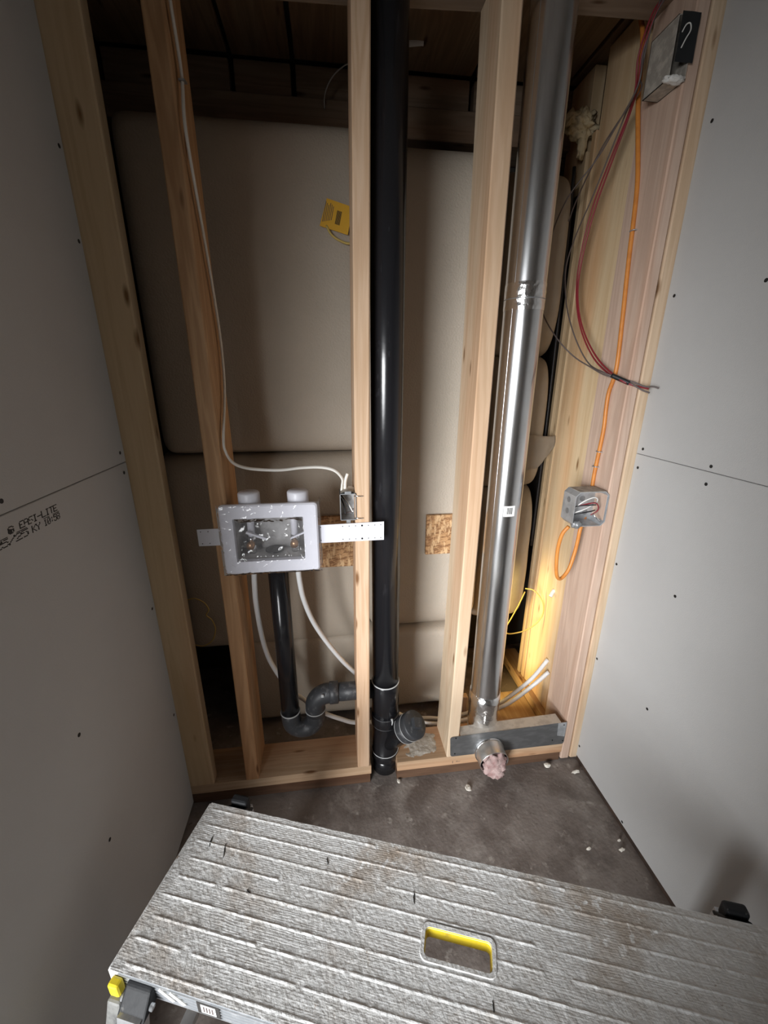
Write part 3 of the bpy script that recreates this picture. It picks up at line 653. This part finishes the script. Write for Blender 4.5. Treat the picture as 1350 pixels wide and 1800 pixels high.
for yy, zz, r in ((.030, 1.028, .009), (.030, .992, .009)): obj('knockout', lathe(NB(), (X0 - .0006, yy, zz), (1, 0, 0), [(0, r), (.0005, r)], 18), 'galv_dull', jb)
for xx, zz in ((.742, 1.03), (.775, 1.02), (.745, .985), (.79, .975)): obj('knockout', lathe(NB(), (xx, Y1 - .0026, zz), (0, 1, 0), [(0, .009), (.0005, .009)], 18), 'galv_dull', jb)
for m, p in (('white_wire', [(.722, .03, .985), (.745, .012, 1.022), (.775, .006, 1.038), (.792, .010, 1.030), (.795, .02, 1.010)]), ('red_wire', [(.722, .028, 1.0), (.748, .008, 1.016), (.78, .002, 1.022), (.796, .006, 1.008), (.798, .012, .992), (.785, .02, .978)]),
             ('black_wire', [(.720, .024, 1.004), (.745, .006, 1.014), (.77, .002, 1.016), (.788, .008, 1.014)]), ('white_wire', [(.722, .020, .985), (.75, .008, 1.0), (.775, .010, 1.012), (.787, .02, 1.018)]),
             ('black_wire', [(.722, .018, .982), (.75, .004, .992), (.775, .004, .996), (.79, .012, .996)])):
    obj('conductor', tube(NB(), p, .0020, 7), m, jb, True)
obj('ground_screw', cyl(NB(), (.780, .004, .986), (.806, -.002, .962), .0022, seg=8), 'chrome', jb, True)
obj('clamp_bush', blob(NB(), (.731, .002, .956), .016, .013, .013, .35, 3, 3, 5), 'galv_dull', jb, True)
for (a, b) in (((.722, -.006), (1.0575, .0)), ((.80, -.006), (1.0575, .0))): pass
obj('dusty_top', box(NB(), X0 + .012, X1 - .012, -.003, .058, 1.0575, 1.0592, .0005, 1), 'muddy_metal', jb)

ub_ = thing('switch_box', 'mud spattered steel box with black taped opening, top right', 'junction box', (.80, .04, 2.0))
open_box('shell', ub_, .772, .8125, -.006, .074, 2.008, 2.116, 'muddy_metal')
bm = NB(); q = []
for i in range(7):
    row = []
    for j in range(10): row.append(bm.verts.new((.778 + .043 * i / 6, -.0085 - .0015 * fb(i * .7, j * .6, 2), 2.036 + .084 * j / 9 + .002 * fb(i, j, 5))))
    q.append(row)
for i in range(6):
    for j in range(9): bm.faces.new((q[i][j], q[i + 1][j], q[i + 1][j + 1], q[i][j + 1]))
obj('black_tape', bm, 'black_tape', ub_, True)
obj('bare_wire', tube(NB(), [(.786, -.011, 2.058), (.791, -.014, 2.072), (.798, -.015, 2.086), (.796, -.013, 2.098), (.788, -.012, 2.096), (.782, -.011, 2.084)], .0013, 6), 'white_wire', ub_, True)
obj('mud_crust', blob(NB(), (.790, .0, 2.010), .024, .012, .007, .5, 3, 3, 9), 'gypsum', ub_, True)

ORANGE = [(.81, .245, 2.40), (.81, .236, 2.318), (.81, .178, 2.207), (.805, .152, 2.127), (.805, .140, 2.045), (.808, .119, 1.952), (.81, .097, 1.859), (.81, .086, 1.768), (.81, .081, 1.702), (.81, .073, 1.62), (.81, .062, 1.52), (.81, .053, 1.401), (.81, .068, 1.339), (.81, .068, 1.29), (.81, .063, 1.225), (.81, .071, 1.101), (.81, .070, 1.04), (.809, .067, .99), (.795, .062, .95), (.779, .05, .920), (.777, .05, .88), (.772, .05, .83), (.757, .045, .779), (.731, .04, .752), (.708, .03, .778), (.700, .03, .856), (.703, .024, .915), (.716, .016, .945)]
oc = thing('orange_cable', 'orange cable down the pinkish stud, looping under the steel box', 'cable', (.81, .07, .75))
obj('cable', tube(NB(), ORANGE, .0058, 10), 'orange_jacket', oc, True)
for p in ((.8105, .0795, 1.745), (.811, .066, 1.165), (.8105, .0715, 1.118)):
    bm = NB(); tube(bm, [(.8192, p[1] - .009, p[2]), (p[0] - .0055, p[1] - .008, p[2]), (p[0] - .0068, p[1], p[2]), (p[0] - .0055, p[1] + .008, p[2]), (.8192, p[1] + .009, p[2])], .0016, 6, 3); obj('staple', bm, 'galv', oc, True)

RED = [(.785, .060, 2.190), (.765, .065, 2.160), (.760, .085, 2.10), (.775, .105, 2.055), (.79, .143, 2.02), (.79, .188, 1.943), (.79, .242, 1.842), (.79, .274, 1.719), (.79, .27, 1.624), (.79, .22, 1.528), (.79, .124, 1.437), (.792, .02, 1.38), (.818, -.01, 1.361), (.855, -.03, 1.351)]
rb = thing('wire_bundle', 'red and grey thermostat wires drooping from the upper box', 'wires', (.79, .05, 1.35))
obj('red_wire', tube(NB(), RED, .0025, 8), 'red_wire', rb, True)
obj('red_wire', tube(NB(), [(p[0] - .003, p[1] + .006 + .004 * math.sin(i * 1.3), p[2] + .004 * math.cos(i)) for i, p in enumerate(RED[:-1])], .0023, 8), 'red_wire', rb, True)
GREYA = [(.780, .055, 2.188), (.763, .068, 2.147), (.768, .09, 2.066), (.785, .107, 2.047), (.785, .173, 2.022), (.785, .24, 1.99), (.785, .302, 1.94), (.785, .349, 1.891), (.78, .365, 1.849)]
GREYB = [(.775, .060, 2.186), (.762, .08, 2.12), (.768, .09, 2.052), (.78, .144, 2.02), (.78, .196, 1.946), (.78, .248, 1.872), (.78, .314, 1.79), (.78, .344, 1.718), (.78, .325, 1.632), (.78, .285, 1.56), (.78, .216, 1.479), (.78, .14, 1.418), (.77, .05, 1.393), (.793, .02, 1.379)]
GREYC = [(.770, .062, 2.185), (.760, .08, 2.107), (.765, .09, 2.044), (.765, .165, 1.99), (.755, .215, 1.945), (.715, .27, 1.874), (.690, .30, 1.772), (.680, .31, 1.66), (.69, .30, 1.585), (.72, .25, 1.504), (.755, .19, 1.442), (.770, .105, 1.405), (.775, .05, 1.386), (.796, .02, 1.377)]
for q in (GREYA, GREYB, GREYC): obj('grey_wire', tube(NB(), q, .0020, 7), 'grey_wire', rb, True)
for q in ([(.792, .02, 1.38), (.817, -.01, 1.369), (.842, -.03, 1.357), (.858, -.04, 1.357), (.868, -.05, 1.353)], [(.792, .02, 1.38), (.818, -.01, 1.363), (.836, -.03, 1.348), (.852, -.04, 1.341)]): obj('grey_wire', tube(NB(), q, .0022, 7), 'grey_wire', rb, True)
obj('tape_wrap', tube(NB(), [(.783, .030, 1.385), (.800, .010, 1.374), (.814, -.006, 1.365)], .0062, 10), 'black_tape', rb, True)
tag(settle(obj('black_cable', tube(NB(), [(.812, .43, 2.02), (.820, .43, 1.80), (.823, .43, 1.586), (.825, .43, 1.425), (.828, .43, 1.178), (.828, .43, .997), (.828, .43, .70)], .0055, 8), 'black_wire', None, True)), 'black cable running down beside the insulation bags', 'cable')

# ================================================================== LOOSE BITS IN THE CAVITY
# yellow paper tag on a cord
yt = thing('yellow_tag', 'yellow cardboard tag hanging on a cord left of the middle stud', 'tag', (.04, .29, 1.75))
def tp(u, v, y=.288): # tilted card coordinates
    a = math.radians(-14); return Vector((.036 + u * math.cos(a) - v * math.sin(a), y, 1.806 + u * math.sin(a) + v * math.cos(a)))
cd = obj('card', hexa(NB(), [tp(-.036, -.032), tp(.045, -.032), tp(.045, -.032, .2895), tp(-.036, -.032, .2895)], [tp(-.030, .038), tp(.045, .038), tp(.045, .038, .2895), tp(-.030, .038, .2895)]), 'yellow_card', yt)
bm = NB()
for k in range(6):
    u = -.031 + .0045 * k; hexa(bm, [tp(u, -.020 + .002 * k, .2876), tp(u + .0018, -.020 + .002 * k, .2876), tp(u + .0018, -.020 + .002 * k, .2879), tp(u, -.020 + .002 * k, .2879)], [tp(u, .030 - .003 * (k % 3), .2876), tp(u + .0018, .030 - .003 * (k % 3), .2876), tp(u + .0018, .030 - .003 * (k % 3), .2879), tp(u, .030 - .003 * (k % 3), .2879)])
obj('print', bm, 'ink_faint', cd)
bm = NB()
for k in range(7):
    u = .004 + .002 * k; hexa(bm, [tp(u, -.016, .2876), tp(u + .0013, -.016, .2876), tp(u + .0013, -.016, .2879), tp(u, -.016, .2879)], [tp(u, .018, .2876), tp(u + .0013, .018, .2876), tp(u + .0013, .018, .2879), tp(u, .018, .2879)])
obj('print', bm, 'ink', cd)
obj('cord', tube(NB(), [(.012, .290, 1.785), (.026, .285, 1.762), (.049, .283, 1.748), (.078, .283, 1.742), (.119, .284, 1.757), (.139, .286, 1.786), (.133, .288, 1.854), (.10, .289, 1.875)], .0032, 8), 'yellow_cord', yt, True)
tag(settle(obj('cord_loop', tube(NB(), [(.775, .335, .550), (.800, .310, .553), (.832, .295, .512), (.840, .29, .459), (.822, .29, .414), (.780, .295, .377), (.734, .30, .362), (.702, .30, .364), (.692, .305, .382), (.720, .315, .429), (.752, .325, .488), (.775, .335, .535)], .0026, 7), 'yellow_cord', None, True)), 'thin yellow cord loop beside the lowest insulation bag', 'cord')
tag(settle(obj('cord_loop', tube(NB(), [(-.56, .290, .615), (-.531, .285, .621), (-.5, .283, .626), (-.471, .283, .607), (-.459, .283, .578), (-.47, .283, .556), (-.453, .283, .533), (-.446, .283, .493), (-.462, .283, .448), (-.496, .285, .425), (-.531, .29, .429)], .0020, 7), 'yellow_cord', None, True)), 'faint yellow cord loop in the dark left bay', 'cord')
tag(settle(obj('cable_stub', tube(NB(), [(.852, 0.253, 0.583), (.843, 0.249, 0.575), (.832, 0.241, 0.563)], .0075, 10), 'white_wire', None, True)), 'short white cable stub poking from the knotty board below the orange loop', 'cable')
# paper tape bridging bag and strip
bm = NB(); q = []
for i in range(13):
    row = []
    for j in range(9):
        u = i / 12; v = j / 8; x = .695 + .150 * u; zt_ = 1.182 - .015 * u; zb_ = 1.055 + .075 * max(0, u - .45) / .55
        row.append(bm.verts.new((x, .326 + .055 * u * u + .004 * fb(u * 5, v * 4, 2) + .002 * fb(u * 13, v * 11, 6), zb_ + (zt_ - zb_) * v + .004 * fb(u * 9, v, 8))))
    q.append(row)
for i in range(12):
    for j in range(8): bm.faces.new((q[i][j], q[i + 1][j], q[i + 1][j + 1], q[i][j + 1]))
bmesh.ops.solidify(bm, geom=bm.faces[:], thickness=.0006)
tag(settle(obj('paper_tape', bm, 'paper_tape', None, True)), 'crumpled strip of paper tape across the insulation bag', 'tape')
bm = NB(); blob(bm, (.818, .43, 2.125), .042, .03, .040, .55, 3.2, 4, 3); blob(bm, (.822, .42, 2.075), .014, .012, .040, .5, 3, 3, 8); blob(bm, (.785, .435, 2.14), .03, .025, .022, .5, 3, 3, 13)
tag(settle(obj('spray_foam', bm, 'foam_cream', None, True)), 'ragged lump of cream spray foam above the tall insulation bag', 'foam')
tag(settle(obj('plastic_strip', tube(NB(), [(.022, .545, 2.172), (.022, .54, 2.194), (.030, .53, 2.215), (.047, .52, 2.236), (.070, .51, 2.252), (.100, .50, 2.262), (.15, .50, 2.262)], .010, 8, flat=.18), 'white_wire', None, True)), 'curled white strip hanging under the dark planks left of the pipe', 'strip')
tag(settle(obj('plastic_strip', tube(NB(), [(.22, .44, 2.285), (.255, .45, 2.290), (.285, .45, 2.294), (.305, .45, 2.297), (.312, .45, 2.297)], .008, 8, flat=.25), 'white_wire', None, True)), 'short white strip under the dark planks right of the pipe', 'strip')
# pencil marks on the pinkish stud
pk = bpy.data.objects['wall_stud.004']
for p, a in (((.8188, .108, .555), .5), ((.8188, .096, .558), .5), ((.8188, .1015, .565), -1.2)):
    obj('pencil_stroke', obox(NB(), p, (0, math.cos(a), math.sin(a)), (0, -math.sin(a), math.cos(a)), (1, 0, 0), .010, .0008, .0006), 'ink_faint', pk)

# ================================================================== WORK PLATFORM
O = Vector((-.302, -.353, 0)); U = Vector((.945, -.327, 0)).normalized(); W = Vector((-U.y * -1, -U.x, 0)); W = Vector((U.y, -U.x, 0))
LEN, WID, ZP = 1.123, .285, .450
def pf(u, w_, z): return O + U * u + W * w_ + Vector((0, 0, z))
wp = thing('work_platform', 'dirty aluminium work platform with ridged deck and yellow edged handle hole', 'platform', tuple(O + U * .56 + W * .14))
hu0, hu1, hw0, hw1 = .505, .622, .121, .164
NU, NW = 520, 190; rng = random.Random(3)
ridges = []
for k in range(9):
    wv = .013 + .0325 * k; segs = []; u = .004 + rng.uniform(0, .02)
    while u < LEN - .01:
        l = rng.choice((.08, .14, .22, .35, .5)) * rng.uniform(.7, 1.2); segs.append((u, min(u + l, LEN - .008))); u += l + rng.choice((.005, .008, .015, .04))
    ridges.append((wv, segs))
def ridge_h(u, w_):
    h = 0.0
    k = round((w_ - .013) / .0325)
    if 0 <= k < 9:
        d = abs(w_ - ridges[k][0])
        if d < .0034:
            for a, b in ridges[k][1]:
                if a < u < b:
                    e = min(1, (u - a) / .006, (b - u) / .006); h = .0019 * (math.cos(d / .0034 * math.pi) * .5 + .5) * e * (.35 + .9 * abs(fb(u * 55, k * 3.1, 1)) + .35 * abs(fb(u * 220, k, 6))); break
    return h
def hgt(u, w_):
    fine = .00015 * math.sin(w_ * 2 * math.pi / .0038 + 3.5 * fb(u * 26, w_ * 60, 4)) * (.35 + .65 * max(0, min(1, .5 + 1.6 * fb(u * 7, w_ * 14, 11))))
    mud = .0004 * fb(u * 60, w_ * 90, 3) + .0004 * fb(u * 150, w_ * 170, 6)
    return ridge_h(u, w_) + fine + mud
bm = NB(); Gd = {}
us = [LEN * i / NU for i in range(NU + 1)]; ws = [WID * j / NW for j in range(NW + 1)]
def inhole(u, w_):
    r = .008; 
    if not (hu0 < u < hu1 and hw0 < w_ < hw1): return False
    dx = max(hu0 + r - u, u - hu1 + r, 0); dy = max(hw0 + r - w_, w_ - hw1 + r, 0)
    return dx * dx + dy * dy < r * r
for i, u in enumerate(us):
    for j, w_ in enumerate(ws): Gd[i, j] = bm.verts.new(pf(u, w_, ZP + hgt(u, w_)))
for i in range(NU):
    for j in range(NW):
        if not inhole((us[i] + us[i + 1]) / 2, (ws[j] + ws[j + 1]) / 2): bm.faces.new((Gd[i, j], Gd[i + 1, j], Gd[i + 1, j + 1], Gd[i, j + 1]))
bmesh.ops.delete(bm, geom=[v for v in bm.verts if not v.link_faces], context='VERTS')
dk = obj('deck', bm, 'deck_alu', wp, False)
me = dk.data
if me.polygons[0].normal.z < 0: me.flip_normals()
def gouge(u, w_, l, wd, ang):
    a = Vector((0, 0, 0)) + U * math.cos(ang) + W * math.sin(ang); b = Vector((0, 0, 1)).cross(a)
    c = pf(u, w_, ZP + .0012); bm = NB(); n = 9; L1 = []; L2 = []
    for k in range(n):
        t = -1 + 2 * k / (n - 1); o = wd * (1 - t * t) * (.7 + .5 * fb(k, u * 50, 1)) + .0003
        p = c + a * t * l + b * .0015 * fb(k * .6, u * 30, 4); L1.append(bm.verts.new(p + b * o)); L2.append(bm.verts.new(p - b * o))
    low = [(bm.verts.new(v1.co.lerp(v2.co, .5) - Vector((0, 0, .004)))) for v1, v2 in zip(L1, L2)]
    for k in range(n - 1):
        bm.faces.new((L1[k], L1[k + 1], low[k + 1], low[k])); bm.faces.new((low[k], low[k + 1], L2[k + 1], L2[k])); bm.faces.new((L1[k], L2[k], L2[k + 1], L1[k + 1]))
    obj('gouge', bm, 'dark_hole', wp)
for g_ in ((.047, .075, .010, .0017, 1.35), (.085, .085, .013, .0010, 1.2), (.480, .085, .010, .0013, 1.4), (.30, .06, .006, .0008, 1.0), (.62, .20, .007, .0009, 1.5), (.17, .14, .005, .0008, .4)): gouge(*g_)
# rim of the handle hole
def rrect(a0, a1, b0, b1, r, n=6):
    pts = []
    for cx_, cy_, s in ((a1 - r, b1 - r, 0), (a0 + r, b1 - r, 1), (a0 + r, b0 + r, 2), (a1 - r, b0 + r, 3)):
        for k in range(n): t = math.pi / 2 * (s + k / (n - 1)); pts.append((cx_ + r * math.cos(t), cy_ + r * math.sin(t)))
    return pts
def collar(name, m, loops, parent):
    bm = NB(); Ls = [[bm.verts.new(pf(u, w_, z)) for u, w_ in l] for l, z in loops]; n = len(Ls[0])
    for a, b in zip(Ls, Ls[1:]):
        for k in range(n): bm.faces.new((a[k], a[(k + 1) % n], b[(k + 1) % n], b[k]))
    return obj(name, bm, m, parent)
collar('hole_rim', 'deck_alu', [(rrect(hu0 - .007, hu1 + .007, hw0 - .007, hw1 + .007, .013), ZP - .002), (rrect(hu0 - .005, hu1 + .005, hw0 - .005, hw1 + .005, .012), ZP + .0022), (rrect(hu0 + .001, hu1 - .001, hw0 + .001, hw1 - .001, .008), ZP + .0018), (rrect(hu0 + .002, hu1 - .002, hw0 + .002, hw1 - .002, .008), ZP - .002)], wp)
collar('handle_liner', 'yellow_paint', [(rrect(hu0 + .0015, hu1 - .0015, hw0 + .0015, hw1 - .0015, .008), ZP + .001), (rrect(hu0 + .003, hu1 - .003, hw0 + .003, hw1 - .003, .007), ZP - .010), (rrect(hu0 + .003, hu1 - .003, hw0 + .003, hw1 - .003, .007), ZP - .024)], wp)
# body: side rails with ribs and end caps
def pbox(bm, u0, u1, w0, w1, z0, z1, bev=0): return hexa(bm, [pf(u0, w0, z0), pf(u1, w0, z0), pf(u1, w1, z0), pf(u0, w1, z0)], [pf(u0, w0, z1), pf(u1, w0, z1), pf(u1, w1, z1), pf(u0, w1, z1)], bev)
obj('deck_underside', pbox(NB(), .002, hu0 - .006, .004, WID - .004, ZP - .012, ZP - .004), 'rail_alu', wp)
obj('deck_underside', pbox(NB(), hu1 + .006, LEN - .002, .004, WID - .004, ZP - .012, ZP - .004), 'rail_alu', wp)
for w0, w1, sgn in ((0, .022, -1), (WID - .022, WID, 1)):
    rl = obj('side_rail', pbox(NB(), .012, LEN - .012, w0 + .001, w1 - .001, ZP - .042, ZP - .0015, .0012), 'rail_alu', wp)
    wo = w1 if sgn > 0 else w0
    for zz in (ZP - .038, ZP - .030, ZP - .022, ZP - .014, ZP - .006): obj('rib', pbox(NB(), .014, LEN - .014, wo - .0012, wo + .0012, zz - .0012, zz + .0012), 'rail_alu', rl)
    if sgn > 0:
        lb = obj('label_plate', pbox(NB(), .160, .200, WID + .0013, WID + .0018, ZP - .036, ZP - .006), 'ink', rl)
        obj('label_field', pbox(NB(), .167, .193, WID + .0017, WID + .0022, ZP - .032, ZP - .010), 'paper_white', rl)
        bm = NB()
        for k in range(4): pbox(bm, .171 + .005 * k, .1735 + .005 * k, WID + .0021, WID + .0025, ZP - .028, ZP - .014)
        obj('label_mark', bm, 'grey_wire', rl)
        for u0 in (.105, .125): obj('plaster_streak', obox(NB(), pf(u0, WID + .0016, ZP - .018), (U + Vector((0, 0, -.9))).normalized(), (Vector((0, 0, 1)) + U * .9).normalized(), W, .016, .004, .0008), 'gypsum', rl)
for u0, u1 in ((-.006, .016), (LEN - .016, LEN + .006)):
    obj('end_cap', pbox(NB(), u0, u1, -.001, WID + .001, ZP - .044, ZP - .001, .004), 'deck_alu', wp)
# legs with hinges
for s, u0 in ((0, .036), (1, LEN - .036 - .046)):
    for front in (0, 1):
        wo = WID if front else 0.0; sg = 1 if front else -1; uc = u0 + .023
        h = obj('hinge', hexa(NB(), [pf(u0 - .002, wo, ZP - .038), pf(u0 + .048, wo, ZP - .038), pf(u0 + .048, wo + sg * .034, ZP - .038), pf(u0 - .002, wo + sg * .034, ZP - .038)], [pf(u0, wo, ZP - .005), pf(u0 + .046, wo, ZP - .005), pf(u0 + .046, wo + sg * .008, ZP - .008), pf(u0, wo + sg * .008, ZP - .008)], .003), 'plastic_black', wp)
        obj('hinge_pin', cyl(NB(), pf(u0 - .006, wo + sg * .014, ZP - .030), pf(u0 + .052, wo + sg * .014, ZP - .030), .005, seg=14), 'galv', h, True)
        t = Vector(pf(uc, wo + sg * .024, ZP - .030)); b = Vector(pf(uc + (-.02 if s == 0 else .02), wo + sg * .085, .0))
        d_ = (b - t).normalized(); pn = U.cross(d_).normalized()
        if not front: obj('latch_block', pbox(NB(), u0 + .004, u0 + .044, -.030, -.010, ZP - .030, ZP + .004, .005), 'plastic_black', h)
        lg = obj('leg', obox(NB(), (t + b) / 2, U, pn, d_, .020, .011, (b - t).length / 2 - .002), 'rail_alu', wp)
        for k in range(5):
            for q_ in (-1, 1): obj('rib', obox(NB(), (t + b) / 2 + U * (-.015 + .0075 * k) + pn * q_ * .0118, U, pn, d_, .0017, .0012, (b - t).length / 2 - .03), 'rail_alu', lg)
        ft = obj('foot', obox(NB(), b + Vector((0, 0, .016)), U, W, Vector((0, 0, 1)), .024, .018, .0165), 'plastic_black', lg)
        if front: lt = obj('latch', pbox(NB(), (u0 - .030) if s == 0 else (u0 + .056), (u0 - .010) if s == 0 else (u0 + .076), min(wo + sg * .001, wo + sg * .016), max(wo + sg * .001, wo + sg * .016), ZP - .034, ZP - .006, .004), 'yellow_paint', wp)
    for zz in (.14,):
        obj('leg_rung', obox(NB(), pf(u0 + .023 + (-.013 if s == 0 else .013), WID / 2, zz), W, U, Vector((0, 0, 1)), WID / 2 + .035, .012, .008), 'rail_alu', wp)
    uo = (u0 - .020) if s == 0 else (u0 + .066)
    obj('corner_guard', hexa(NB(), [pf(uo - .016, WID + .002, ZP - .09), pf(uo + .020, WID + .002, ZP - .09), pf(uo + .020, WID + .034, ZP - .09), pf(uo - .016, WID + .034, ZP - .09)], [pf(uo - .010, WID + .002, ZP - .034), pf(uo + .014, WID + .002, ZP - .034), pf(uo + .014, WID + .022, ZP - .034), pf(uo - .010, WID + .022, ZP - .034)], .004), 'plastic_grey', wp)

# ================================================================== CRUMBS ON THE FLOOR
CH = [(.436, -.065, .010, .004, .018, 'pale crumb on the floor in front of the duct outlet'), (.755, -.021, .014, .008, .010, 'pale rounded crumb by the right plate end'), (.846, -.058, .016, .006, .006, 'flat pale crumb at the foot of the right drywall'),
      (.197, -.010, .006, .004, .012, 'pale crumb standing beside the foot of the black pipe'), (.74, -.303, .008, .005, .005, 'small white crumb on the open floor'), (.839, -.319, .010, .006, .006, 'white crumb close to the right drywall, near the platform'), (.850, -.292, .006, .004, .004, 'tiny white crumb touching the right drywall gap')]
for i, (x, y, rx_, rz_, ry_, lab) in enumerate(CH):
    tag(settle(obj('drywall_crumb', blob(NB(), (x, y, rz_ * .9), rx_, ry_ * .7, rz_, .5, 1.8, 2, i * 3), 'chip', None)), lab, 'crumb', 'crumbs on the concrete floor')
